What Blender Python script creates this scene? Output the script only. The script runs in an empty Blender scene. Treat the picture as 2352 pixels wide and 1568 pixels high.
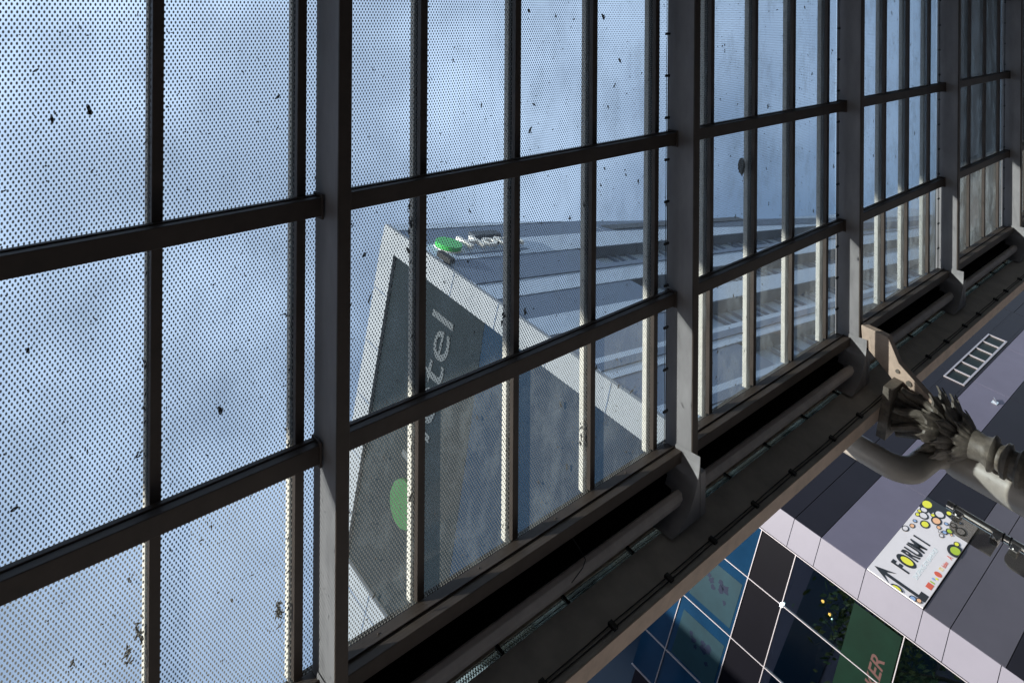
import bpy, bmesh, math, random
from mathutils import Vector, Matrix
R = math.radians
sc = bpy.context.scene
col = sc.collection
random.seed(11)

# ------------------------------------------------------------------ camera
cam_d = bpy.data.cameras.new('camera')
cam = bpy.data.objects.new('camera', cam_d); col.objects.link(cam)
sc.camera = cam
cam_d.sensor_width = 36.0
cam_d.lens = 1650.0 / 2352.0 * 36.0
cam_d.shift_x = 0.0
cam_d.shift_y = -(784.0 - 17.4) / 2352.0        # rising-front lens, as the upright photo was framed
cam_d.clip_start = 0.05
cam_d.clip_end = 3000.0
# rows: camera right, up, back written in world axes (x along the canopy, y to the street, z up)
def _basis():
    f, px, py = 1650.0, 1176.0, 17.4
    d = Vector((1884.0, 12.6, f)); zy = -290.0
    zx = px - (f * f + (zy - py) * d.y) / d.x
    u = Vector((zx - px, zy - py, f)).normalized(); d.normalize()
    y = u.cross(d)
    right = Vector((d.x, y.x, u.x)); down = Vector((d.y, y.y, u.y)); fwd = Vector((d.z, y.z, u.z))
    return right, -down, -fwd
_r, _u, _b = _basis()
M = Matrix(((_r.x, _u.x, _b.x, 0), (_r.y, _u.y, _b.y, 0), (_r.z, _u.z, _b.z, 1.6), (0, 0, 0, 1)))
cam.matrix_world = M
EYE = Vector((0, 0, 1.6))

# ------------------------------------------------------------------ light, sky, exposure
SUN = Vector((-0.82, -0.28, 0.48)).normalized()      # towards the sun
sun_d = bpy.data.lights.new('sun', 'SUN')
sun_d.energy = 4.6; sun_d.angle = R(0.5); sun_d.color = (1.0, 0.94, 0.84)
sun = bpy.data.objects.new('sun', sun_d); col.objects.link(sun)
sun.rotation_euler = SUN.to_track_quat('Z', 'Y').to_euler()
sun.location = (-20, -5, 40)
w = bpy.data.worlds.new('World'); sc.world = w; w.use_nodes = True
nt = w.node_tree; nt.nodes.clear()
def N(t, k, **kw):
    n = t.nodes.new(k)
    for a, v in kw.items(): setattr(n, a, v)
    return n
wo = N(nt, 'ShaderNodeOutputWorld'); bg = N(nt, 'ShaderNodeBackground'); sky = N(nt, 'ShaderNodeTexSky')
sky.sky_type = 'NISHITA'; sky.sun_disc = False
sky.sun_elevation = math.asin(SUN.z); sky.sun_rotation = math.atan2(SUN.x, SUN.y)
sky.air_density = 1.0; sky.dust_density = 1.5; sky.ozone_density = 1.0
tc = N(nt, 'ShaderNodeTexCoord')
nz = N(nt, 'ShaderNodeTexNoise'); nz.inputs['Scale'].default_value = 3.4; nz.inputs['Detail'].default_value = 6; nz.inputs['Roughness'].default_value = 0.5
nz.inputs['Distortion'].default_value = 0.0
mp = N(nt, 'ShaderNodeMapping'); mp.inputs['Scale'].default_value = (1.0, 1.0, 1.3); mp.inputs['Location'].default_value = (0.35, 0.1, 0.2)
nt.links.new(tc.outputs['Generated'], mp.inputs[0]); nt.links.new(mp.outputs[0], nz.inputs['Vector'])
cr = N(nt, 'ShaderNodeMapRange'); cr.interpolation_type = 'SMOOTHSTEP'
cr.inputs['From Min'].default_value = 0.34; cr.inputs['From Max'].default_value = 0.70
cr.inputs['To Min'].default_value = 0.28; cr.inputs['To Max'].default_value = 0.80
nt.links.new(nz.outputs['Fac'], cr.inputs['Value'])
mx = N(nt, 'ShaderNodeMix', data_type='RGBA')
mx.inputs['B'].default_value = (6.1, 7.5, 9.7, 1)      # thin bright cloud
sx_ = N(nt, 'ShaderNodeSeparateXYZ'); nt.links.new(tc.outputs['Generated'], sx_.inputs[0])
hg = N(nt, 'ShaderNodeMapRange'); hg.inputs['From Min'].default_value = 0.25; hg.inputs['From Max'].default_value = 1.0
hg.inputs['To Min'].default_value = -0.30; hg.inputs['To Max'].default_value = 0.42
nt.links.new(sx_.outputs['Z'], hg.inputs['Value'])
ad = N(nt, 'ShaderNodeMath', operation='ADD'); ad.use_clamp = True           # more cloud overhead than towards the horizon
nt.links.new(cr.outputs[0], ad.inputs[0]); nt.links.new(hg.outputs[0], ad.inputs[1])
yg = N(nt, 'ShaderNodeMapRange'); yg.inputs['From Min'].default_value = 0.25; yg.inputs['From Max'].default_value = 0.8
yg.inputs['To Min'].default_value = 0.0; yg.inputs['To Max'].default_value = -0.38            # clearer blue sky over the street side
nt.links.new(sx_.outputs['Y'], yg.inputs['Value'])
ad2 = N(nt, 'ShaderNodeMath', operation='ADD'); ad2.use_clamp = True
nt.links.new(ad.outputs[0], ad2.inputs[0]); nt.links.new(yg.outputs[0], ad2.inputs[1])
nt.links.new(ad2.outputs[0], mx.inputs['Factor']); nt.links.new(sky.outputs[0], mx.inputs['A'])
nt.links.new(mx.outputs['Result'], bg.inputs['Color'])
bg.inputs['Strength'].default_value = 0.09
nt.links.new(bg.outputs[0], wo.inputs['Surface'])
sc.view_settings.view_transform = 'Standard'; sc.view_settings.look = 'None'
sc.view_settings.exposure = 0.75; sc.view_settings.gamma = 1.0
sc.cycles.max_bounces = 10; sc.cycles.transparent_max_bounces = 24
sc.cycles.diffuse_bounces = 4; sc.cycles.glossy_bounces = 4; sc.cycles.transmission_bounces = 6
sc.cycles.use_denoising = True
sc.cycles.denoiser = 'OPENIMAGEDENOISE'
sc.cycles.denoising_input_passes = 'RGB_ALBEDO_NORMAL'
sc.cycles.denoising_prefilter = 'ACCURATE'
sc.cycles.sample_clamp_indirect = 6.0
sc.cycles.caustics_reflective = False; sc.cycles.caustics_refractive = False

# ------------------------------------------------------------------ materials
MAT = {}
def mat(name, base, rough=0.6, metal=0.0, noise=0.0, scale=4.0, stretch=(1, 1, 1), spec=0.5, emit=None, es=0.0, bump=0.0):
    m = bpy.data.materials.new(name); m.use_nodes = True; t = m.node_tree
    p = t.nodes['Principled BSDF']
    p.inputs['Roughness'].default_value = rough; p.inputs['Metallic'].default_value = metal
    p.inputs['Specular IOR Level'].default_value = spec
    p.inputs['Base Color'].default_value = (*base, 1)
    if emit: p.inputs['Emission Color'].default_value = (*emit, 1); p.inputs['Emission Strength'].default_value = es
    if noise > 0:
        c = N(t, 'ShaderNodeTexCoord'); mm = N(t, 'ShaderNodeMapping'); mm.inputs['Scale'].default_value = stretch
        n1 = N(t, 'ShaderNodeTexNoise'); n1.inputs['Scale'].default_value = scale; n1.inputs['Detail'].default_value = 8; n1.inputs['Roughness'].default_value = 0.65
        t.links.new(c.outputs['Object'], mm.inputs[0]); t.links.new(mm.outputs[0], n1.inputs['Vector'])
        r = N(t, 'ShaderNodeMapRange'); r.inputs['From Min'].default_value = 0.3; r.inputs['From Max'].default_value = 0.7
        r.inputs['To Min'].default_value = 1.0 - noise; r.inputs['To Max'].default_value = 1.0 + noise * 0.5
        t.links.new(n1.outputs['Fac'], r.inputs['Value'])
        x = N(t, 'ShaderNodeMix', data_type='RGBA', blend_type='MULTIPLY'); x.inputs['Factor'].default_value = 1
        x.inputs['A'].default_value = (*base, 1); t.links.new(r.outputs[0], x.inputs['B'])
        t.links.new(x.outputs['Result'], p.inputs['Base Color'])
        if bump > 0:
            b = N(t, 'ShaderNodeBump'); b.inputs['Strength'].default_value = bump; b.inputs['Distance'].default_value = 0.01
            t.links.new(n1.outputs['Fac'], b.inputs['Height']); t.links.new(b.outputs[0], p.inputs['Normal'])
    MAT[name] = m; return m
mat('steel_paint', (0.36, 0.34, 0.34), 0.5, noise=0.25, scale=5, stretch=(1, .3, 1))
mat('flange_shade', (0.085, 0.062, 0.048), 0.55, noise=0.25, scale=6)  # rafter steel with the shade of its underside put into the colour
mat('purlin_paint', (0.085, 0.063, 0.050), 0.55, noise=0.25, scale=6)
mat('rubber_black', (0.012, 0.012, 0.012), 0.7)
mat('cap_metal', (0.74, 0.70, 0.62), 0.65, noise=0.2, scale=28, bump=0.2)
mat('recess_shade', (0.005, 0.0045, 0.004), 0.8, spec=0.1)  # near black: shade of the eave recess put into the colour
mat('tan_tone', (0.66, 0.50, 0.39), 0.6, noise=0.2, scale=7)  # lighter tan than the eave beam
mat('gutter_paint', (0.80, 0.70, 0.63), 0.55, noise=0.18, scale=6)
mat('beam_paint', (0.50, 0.455, 0.40), 0.6, noise=0.25, scale=4)
mat('plate_white', (0.62, 0.74, 0.72), 0.5, noise=0.3, scale=14)
mat('cable_black', (0.015, 0.014, 0.014), 0.6)
mat('cast_iron', (0.19, 0.165, 0.135), 0.5, noise=0.5, scale=16, bump=0.4)
mat('pipe_paint', (0.40, 0.365, 0.32), 0.4, noise=0.15, scale=6)
mat('chrome', (0.80, 0.78, 0.75), 0.24, metal=1.0)
mat('leaf_dirt', (0.035, 0.025, 0.018), 0.9, noise=0.5, scale=30)
mat('panel_white', (0.20, 0.195, 0.245), 0.35, noise=0.06, scale=1.2)
mat('panel_grey', (0.082, 0.08, 0.102), 0.5, noise=0.10, scale=0.9, spec=0.2)
mat('panel_light', (0.122, 0.118, 0.168), 0.5, noise=0.10, scale=0.9, spec=0.2)
mat('panel_dark', (0.011, 0.010, 0.016), 0.45, noise=0.15, scale=1.0, spec=0.12)
mat('joint', (0.02, 0.02, 0.022), 0.8)
mat('dark_pane', (0.005, 0.011, 0.008), 0.3, noise=0.6, scale=1.5, spec=0.08)
mat('frame_alu', (0.36, 0.34, 0.37), 0.4, metal=0.4)
mat('roof_dark', (0.05, 0.05, 0.05), 0.9)
mat('concrete', (0.19, 0.18, 0.17), 0.9, noise=0.25, scale=1.5)
mat('asphalt', (0.28, 0.26, 0.24), 0.9, noise=0.25, scale=2)
mat('shade_wall', (0.30, 0.28, 0.26), 0.85, noise=0.2, scale=0.7)
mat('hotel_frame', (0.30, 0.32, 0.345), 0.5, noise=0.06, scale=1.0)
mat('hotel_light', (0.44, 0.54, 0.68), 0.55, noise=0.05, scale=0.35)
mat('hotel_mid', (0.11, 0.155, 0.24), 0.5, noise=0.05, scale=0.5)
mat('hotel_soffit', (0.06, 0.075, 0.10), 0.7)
mat('hotel_dark', (0.008, 0.014, 0.017), 0.45, noise=0.08, scale=0.25, spec=0.12)
mat('hotel_glass', (0.006, 0.021, 0.045), 0.15, noise=0.12, scale=0.15, spec=0.25)
mat('hotel_pane', (0.40, 0.50, 0.62), 0.3)
mat('logo_green', (0.06, 0.46, 0.10), 0.4)
mat('logo_dull', (0.022, 0.11, 0.02), 0.5)
mat('letter_white', (0.78, 0.78, 0.75), 0.5)
mat('letter_grey', (0.075, 0.085, 0.09), 0.5)
mat('sign_white', (0.66, 0.65, 0.68), 0.4, noise=0.04, scale=5)
mat('sign_black', (0.008, 0.008, 0.009), 0.4)
mat('sign_yellow', (0.72, 0.72, 0.04), 0.4)
mat('sign_green', (0.36, 0.50, 0.02), 0.4)
mat('sign_peach', (0.78, 0.45, 0.25), 0.4)
mat('sign_blue', (0.25, 0.38, 0.62), 0.4)
mat('sign_teal', (0.60, 0.70, 0.74), 0.4)
mat('sign_red', (0.60, 0.10, 0.05), 0.4)
mat('sign_gold', (0.70, 0.55, 0.20), 0.4)
mat('poster_green', (0.002, 0.015, 0.009), 0.4, noise=0.25, scale=2, spec=0.08)
mat('spandrel_dark', (0.003, 0.003, 0.006), 0.3, noise=0.2, scale=1, spec=0.12)
mat('poster_red', (0.045, 0.004, 0.002), 0.5)
mat('room_dark', (0.012, 0.016, 0.02), 0.9)
mat('decal_blue', (0.003, 0.009, 0.030), 0.4, spec=0.2)
mat('decal_pale', (0.010, 0.034, 0.048), 0.3, noise=0.3, scale=1.0, spec=0.3)
mat('lamp_warm', (1, 0.5, 0.15), 0.5, emit=(1.0, 0.42, 0.08), es=5.0)
mat('lamp_cool', (1, 1, 1), 0.5, emit=(0.85, 0.95, 1.0), es=5.0)
mat('bark', (0.07, 0.05, 0.035), 0.9, noise=0.4, scale=6)
def leaf_mat(name, c):
    m = mat(name, c, 0.6, noise=0.6, scale=1.3)
    return m
leaf_mat('foliage', (0.05, 0.11, 0.03)); leaf_mat('foliage_light', (0.12, 0.16, 0.04))

# dotted glass: lattice measured on the roof plane (metres along x and down the slope)
LX, LT = 0.0192, 0.0330
def math_node(t, op, a, b=None, clamp=False):
    n = N(t, 'ShaderNodeMath', operation=op); n.use_clamp = clamp
    for i, v in enumerate((a, b)):
        if v is None: continue
        if isinstance(v, (int, float)): n.inputs[i].default_value = v
        else: t.links.new(v, n.inputs[i])
    return n.outputs[0]
def frit_glass(name, dots=True, plain_runs=False, vertical=False):
    m = bpy.data.materials.new(name); m.use_nodes = True; t = m.node_tree; t.nodes.clear()
    out = N(t, 'ShaderNodeOutputMaterial')
    c = N(t, 'ShaderNodeTexCoord'); s = N(t, 'ShaderNodeSeparateXYZ'); t.links.new(c.outputs['Object'], s.inputs[0])
    clear = N(t, 'ShaderNodeBsdfTransparent'); clear.inputs['Color'].default_value = (0.90, 0.95, 0.955, 1)
    gl = N(t, 'ShaderNodeBsdfGlossy'); gl.inputs['Roughness'].default_value = 0.03
    fr = N(t, 'ShaderNodeFresnel'); fr.inputs['IOR'].default_value = 1.5
    g = N(t, 'ShaderNodeMixShader'); t.links.new(fr.outputs[0], g.inputs[0]); t.links.new(clear.outputs[0], g.inputs[1]); t.links.new(gl.outputs[0], g.inputs[2])
    # dust film that scatters light, streaky and patchy
    mp1 = N(t, 'ShaderNodeMapping'); mp1.inputs['Scale'].default_value = (1.5, 0.8, 1)
    t.links.new(c.outputs['Object'], mp1.inputs[0])
    n1 = N(t, 'ShaderNodeTexNoise'); n1.inputs['Scale'].default_value = 3.2; n1.inputs['Detail'].default_value = 9; n1.inputs['Roughness'].default_value = 0.68
    t.links.new(mp1.outputs[0], n1.inputs['Vector'])
    n2 = N(t, 'ShaderNodeTexNoise'); n2.inputs['Scale'].default_value = 42; n2.inputs['Detail'].default_value = 6; n2.inputs['Roughness'].default_value = 0.7
    t.links.new(c.outputs['Object'], n2.inputs['Vector'])
    d1 = N(t, 'ShaderNodeMapRange'); d1.inputs['From Min'].default_value = 0.48; d1.inputs['From Max'].default_value = 0.74
    d1.inputs['To Min'].default_value = 0.03; d1.inputs['To Max'].default_value = 0.24
    t.links.new(n1.outputs['Fac'], d1.inputs['Value'])
    d2 = N(t, 'ShaderNodeMapRange'); d2.inputs['From Min'].default_value = 0.35; d2.inputs['From Max'].default_value = 0.75
    d2.inputs['To Min'].default_value = 0.55; d2.inputs['To Max'].default_value = 1.5
    t.links.new(n2.outputs['Fac'], d2.inputs['Value'])
    tau = math_node(t, 'MULTIPLY', d1.outputs[0], d2.outputs[0])
    ge = N(t, 'ShaderNodeNewGeometry'); dp = N(t, 'ShaderNodeVectorMath', operation='DOT_PRODUCT')
    t.links.new(ge.outputs['Normal'], dp.inputs[0]); t.links.new(ge.outputs['Incoming'], dp.inputs[1])
    cosv = math_node(t, 'MAXIMUM', math_node(t, 'ABSOLUTE', dp.outputs['Value']), 0.08)
    path = math_node(t, 'DIVIDE', 1.0, cosv)                      # longer way through the dirt film at a glancing angle
    dust = math_node(t, 'SUBTRACT', 1.0, math_node(t, 'EXPONENT', math_node(t, 'MULTIPLY', math_node(t, 'MULTIPLY', tau, path), -1.0)), True)
    tint = N(t, 'ShaderNodeCombineColor')
    for i_, kk in enumerate((-0.18, -0.13, -0.09)):
        t.links.new(math_node(t, 'EXPONENT', math_node(t, 'MULTIPLY', path, kk)), tint.inputs[i_])
    t.links.new(tint.outputs[0], clear.inputs['Color'])
    dt = N(t, 'ShaderNodeBsdfTranslucent'); dt.inputs['Color'].default_value = (0.27, 0.31, 0.32, 1)
    dm = N(t, 'ShaderNodeMixShader'); t.links.new(dust, dm.inputs[0]); t.links.new(g.outputs[0], dm.inputs[1]); t.links.new(dt.outputs[0], dm.inputs[2])
    last = dm
    if dots:
        def lattice(off):
            u = math_node(t, 'ADD', math_node(t, 'DIVIDE', s.outputs['X'], LX), off)
            v = math_node(t, 'ADD', math_node(t, 'DIVIDE', s.outputs['Z' if vertical else 'Y'], LT), off)
            fu = math_node(t, 'SUBTRACT', math_node(t, 'FRACT', u), 0.5)
            fv = math_node(t, 'SUBTRACT', math_node(t, 'FRACT', v), 0.5)
            a = math_node(t, 'DIVIDE', fu, 0.222); b = math_node(t, 'DIVIDE', fv, 0.208)
            r2 = math_node(t, 'ADD', math_node(t, 'MULTIPLY', a, a), math_node(t, 'MULTIPLY', b, b))
            return math_node(t, 'LESS_THAN', r2, 1.0)
        k = math_node(t, 'MAXIMUM', lattice(0.0), lattice(0.5))
        if plain_runs:
            run = math_node(t, 'FRACT', math_node(t, 'MULTIPLY', s.outputs['X'], 0.62))
            k = math_node(t, 'MULTIPLY', k, math_node(t, 'GREATER_THAN', run, 0.5))
        dd = N(t, 'ShaderNodeBsdfDiffuse'); dd.inputs['Color'].default_value = (0.16, 0.16, 0.16, 1)
        dl = N(t, 'ShaderNodeBsdfTranslucent'); dl.inputs['Color'].default_value = (0.17, 0.165, 0.15, 1)
        ds = N(t, 'ShaderNodeMixShader'); ds.inputs[0].default_value = 0.62
        t.links.new(dd.outputs[0], ds.inputs[1]); t.links.new(dl.outputs[0], ds.inputs[2])
        km = N(t, 'ShaderNodeMixShader'); t.links.new(k, km.inputs[0]); t.links.new(dm.outputs[0], km.inputs[1]); t.links.new(ds.outputs[0], km.inputs[2])
        last = km
    t.links.new(last.outputs[0], out.inputs['Surface'])
    MAT[name] = m; return m
frit_glass('frit_glass'); frit_glass('strip_glass', plain_runs=True, vertical=True)
def clear_glass(name, tint, refl_ior, coat=0.0):
    m = bpy.data.materials.new(name); m.use_nodes = True; t = m.node_tree; t.nodes.clear()
    out = N(t, 'ShaderNodeOutputMaterial'); tr = N(t, 'ShaderNodeBsdfTransparent'); tr.inputs['Color'].default_value = (*tint, 1)
    gl = N(t, 'ShaderNodeBsdfGlossy'); gl.inputs['Roughness'].default_value = 0.01
    fr = N(t, 'ShaderNodeFresnel'); fr.inputs['IOR'].default_value = refl_ior
    g = N(t, 'ShaderNodeMixShader'); t.links.new(math_node(t, 'ADD', math_node(t, 'MULTIPLY', fr.outputs[0], 1.0 - coat), coat), g.inputs[0]); t.links.new(tr.outputs[0], g.inputs[1]); t.links.new(gl.outputs[0], g.inputs[2])
    t.links.new(g.outputs[0], out.inputs['Surface']); MAT[name] = m
clear_glass('pane_edge', (0.97, 0.99, 0.985), 1.05)
clear_glass('shop_glass', (0.60, 0.74, 0.76), 1.9, 0.36)
def hazy_sheet(name, tint, body, fac):
    m = bpy.data.materials.new(name); m.use_nodes = True; t = m.node_tree; t.nodes.clear()
    out = N(t, 'ShaderNodeOutputMaterial'); tr = N(t, 'ShaderNodeBsdfTransparent'); tr.inputs['Color'].default_value = (*tint, 1)
    df = N(t, 'ShaderNodeBsdfPrincipled'); df.inputs['Base Color'].default_value = (*body, 1); df.inputs['Roughness'].default_value = 0.25
    g = N(t, 'ShaderNodeMixShader'); g.inputs[0].default_value = fac
    t.links.new(tr.outputs[0], g.inputs[1]); t.links.new(df.outputs[0], g.inputs[2]); t.links.new(g.outputs[0], out.inputs['Surface']); MAT[name] = m
hazy_sheet('shield_glass', (0.80, 0.78, 0.74), (0.16, 0.145, 0.125), 0.45)
def blue_glass():
    m = mat('blue_glass', (0.007, 0.032, 0.075), 0.06, noise=0.35, scale=0.5, spec=0.8)
blue_glass()

# ------------------------------------------------------------------ mesh helpers
WM = {}                                                    # world matrix of every mesh built so far
class MB:
    def __init__(s): s.v = []; s.f = []; s.m = []
    def add(s, vs, fs, mi=0):
        o = len(s.v); s.v += [tuple(Vector(p)) for p in vs]
        for f in fs: s.f.append([i + o for i in f]); s.m.append(mi)
    def box(s, o, a, b, c, mi=0, bottom_mi=None):           # origin + three edge vectors
        o, a, b, c = map(Vector, (o, a, b, c))
        vs = [o, o + a, o + a + b, o + b, o + c, o + a + c, o + a + b + c, o + b + c]
        fs = [(0, 3, 2, 1), (4, 5, 6, 7), (0, 1, 5, 4), (1, 2, 6, 5), (2, 3, 7, 6), (3, 0, 4, 7)]
        k = len(s.v); s.v += [tuple(p) for p in vs]
        flip = a.cross(b).dot(c) < 0
        for i, f in enumerate(fs):
            s.f.append([k + j for j in (reversed(f) if flip else f)]); s.m.append(bottom_mi if (i == 0 and bottom_mi is not None) else mi)
    def abox(s, x0, x1, y0, y1, z0, z1, mi=0):
        s.box((x0, y0, z0), (x1 - x0, 0, 0), (0, y1 - y0, 0), (0, 0, z1 - z0), mi)
    def prism(s, pts, h, mi=0):                              # polygon (3-D points) swept by vector h
        pts = [Vector(p) for p in pts]; h = Vector(h); n = len(pts)
        nrm = Vector((0, 0, 0))
        for i in range(n): nrm += pts[i].cross(pts[(i + 1) % n])
        if nrm.dot(h) < 0: pts.reverse()
        vs = pts + [p + h for p in pts]
        fs = [tuple(reversed(range(n))), tuple(range(n, 2 * n))] + [(i, (i + 1) % n, n + (i + 1) % n, n + i) for i in range(n)]
        s.add(vs, fs, mi)
    def tube(s, path, r, seg=12, mi=0, caps=True):
        path = [Vector(p) for p in path]; rs = r if isinstance(r, (list, tuple)) else [r] * len(path)
        k = len(s.v); up = None
        for i, p in enumerate(path):
            d = (path[min(i + 1, len(path) - 1)] - path[max(i - 1, 0)]).normalized()
            if up is None: up = d.orthogonal().normalized()
            up = (up - d * up.dot(d)).normalized(); sd = d.cross(up)
            for j in range(seg):
                a = 2 * math.pi * j / seg; s.v.append(tuple(p + (up * math.cos(a) + sd * math.sin(a)) * rs[i]))
        for i in range(len(path) - 1):
            for j in range(seg):
                j2 = (j + 1) % seg
                s.f.append([k + i * seg + j, k + i * seg + j2, k + (i + 1) * seg + j2, k + (i + 1) * seg + j]); s.m.append(mi)
        if caps:
            s.f.append([k + j for j in reversed(range(seg))]); s.m.append(mi)
            e = k + (len(path) - 1) * seg; s.f.append([e + j for j in range(seg)]); s.m.append(mi)
    def lathe(s, prof, c, seg=28, mi=0, flute=0.0, nfl=0):
        k = len(s.v); c = Vector(c)
        for (r, z) in prof:
            for j in range(seg):
                a = 2 * math.pi * j / seg
                rr = r * (1 - (flute * (0.5 + 0.5 * math.cos(a * nfl)) if nfl else 0))
                s.v.append((c.x + rr * math.cos(a), c.y + rr * math.sin(a), c.z + z))
        for i in range(len(prof) - 1):
            for j in range(seg):
                j2 = (j + 1) % seg
                s.f.append([k + i * seg + j, k + i * seg + j2, k + (i + 1) * seg + j2, k + (i + 1) * seg + j]); s.m.append(mi)
        s.f.append([k + j for j in reversed(range(seg))]); s.m.append(mi)
        e = k + (len(prof) - 1) * seg; s.f.append([e + j for j in range(seg)]); s.m.append(mi)
    def build(s, name, mats, parent=None, mw=None, smooth=False, bevel=0.0):
        me = bpy.data.meshes.new(name); me.from_pydata(s.v, [], s.f)
        for q in (mats if isinstance(mats, (list, tuple)) else [mats]): me.materials.append(MAT[q])
        me.polygons.foreach_set('material_index', s.m)
        if smooth: me.polygons.foreach_set('use_smooth', [True] * len(me.polygons))
        me.update()
        o = bpy.data.objects.new(name, me); col.objects.link(o)
        if smooth: 
            try: me.set_sharp_from_angle(angle=R(38))
            except Exception: pass
        WM[o.name] = mw.copy() if mw is not None else Matrix.Identity(4)
        if mw is not None: o.matrix_world = mw
        if parent is not None:
            o.parent = parent; o.matrix_parent_inverse = WM.get(parent.name, Matrix.Translation(parent.location)).inverted()
        if bevel > 0:
            b = o.modifiers.new('bevel', 'BEVEL'); b.width = bevel; b.segments = 2; b.limit_method = 'ANGLE'
        return o
def tag(o, label, cat, group=None):
    o['label'] = label; o['category'] = cat
    if group: o['group'] = group
    return o
def empty(name, loc, label, cat, group=None):
    o = bpy.data.objects.new(name, None); col.objects.link(o); o.location = loc
    return tag(o, label, cat, group)
def text_mesh(body, size, extrude, name, matname, mw, parent=None, shear=0.0, sx=1.0, spacing=1.0, bold=0.0):
    cu = bpy.data.curves.new(name, 'FONT'); cu.body = body; cu.size = size; cu.extrude = extrude; cu.shear = shear
    cu.space_character = spacing; cu.offset = bold; cu.align_x = 'LEFT'; cu.resolution_u = 6
    t = bpy.data.objects.new(name + '_curve', cu); col.objects.link(t)
    dg = bpy.context.evaluated_depsgraph_get()
    me = bpy.data.meshes.new_from_object(t.evaluated_get(dg))
    bpy.data.objects.remove(t); bpy.data.curves.remove(cu)
    me.name = name; me.materials.clear(); me.materials.append(MAT[matname])
    o = bpy.data.objects.new(name, me); col.objects.link(o)
    o.matrix_world = mw @ Matrix.Diagonal((sx, 1, 1, 1))
    WM[o.name] = o.matrix_world.copy()
    if parent is not None: o.parent = parent; o.matrix_parent_inverse = WM.get(parent.name, Matrix.Translation(parent.location)).inverted()
    return o

# ------------------------------------------------------------------ ground
def struct(o): o['kind'] = 'structure'; return o
m = MB(); m.abox(-400, 400, -300, 600, -0.3, 0.0); struct(m.build('ground', 'asphalt'))
m = MB(); m.abox(-60, 120, -0.98, 6.2, 0.004, 0.14); struct(m.build('pavement', 'concrete'))

# ------------------------------------------------------------------ canopy (roof frame: X along, T down the slope, Nn normal)
P = R(7.73)
T = Vector((0, math.cos(P), -math.sin(P))); NN = Vector((0, math.sin(P), math.cos(P))); EX = Vector((1, 0, 0))
ROOF = Matrix(((1, 0, 0, 0), (0, T.y, NN.y, 0), (0, T.z, NN.z, 1.6), (0, 0, 0, 1)))
def tY(y, n=3.58): return y * math.cos(P) - (n - y * math.sin(P)) / math.cos(P) * math.sin(P)
BAY = 3.06; X0 = 1.79
RX = [-1.27, 1.785, 4.885, 7.95, 11.01, 14.0, 17.06]       # rafter centre lines
BARS = [[-.57, .20, .961, 1.667], [2.44, 3.195, 3.955, 4.70], [5.485, 6.213, 6.94, 7.685], [8.48, 9.20, 9.92, 10.66], [11.59, 12.31, 13.03, 13.75], [14.6, 15.32, 16.04, 16.8]]
PURL = [(tY(0.20), 0.10), (tY(1.478), 0.098), (tY(2.765), 0.10)]
T_EAVE = tY(4.0); T_TOP = tY(-0.95)
canopy = empty('glass_canopy', (0, 0, 0), 'dark steel framed lean-to canopy roofed with white dotted glass panes', 'canopy')
def rb(mb, x0, x1, t0, t1, n0, n1, mi=0, bottom=None): mb.box((x0, t0, n0), (x1 - x0, 0, 0), (0, t1 - t0, 0), (0, 0, n1 - n0), mi, bottom)

for i, x in enumerate(RX):
    m = MB()
    te = tY(4.40, 3.33)
    rb(m, x - 0.030, x + 0.030, T_TOP, te, 3.342, 3.60)
    rb(m, x - 0.034, x + 0.034, te - 0.34, te + .002, 3.25, 3.329)
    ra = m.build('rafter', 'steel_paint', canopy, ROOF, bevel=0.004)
    m = MB(); rb(m, x - 0.036, x + 0.038, T_TOP, te - 0.35, 3.328, 3.3415); m.build('flange', 'flange_shade', ra, ROOF, bevel=0.003)
    # curved haunch that widens the rafter where it meets the eave beam
    m = MB(); pts = [(x - 0.0375, te - 0.47, 3.255)]
    for k in range(0, 13):
        a = k / 12.0; ang = a * math.pi / 2
        pts.append((x - 0.0375 - 0.36 * (1 - math.cos(ang)) ** 0.95, te - 0.47 + 0.475 * math.sin(ang) ** 1.0, 3.255))
    pts.append((x - 0.0375, te + 0.005, 3.255))
    m.prism(pts, (0, 0, 0.27)); m.build('haunch', 'steel_paint', ra, ROOF)
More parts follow.
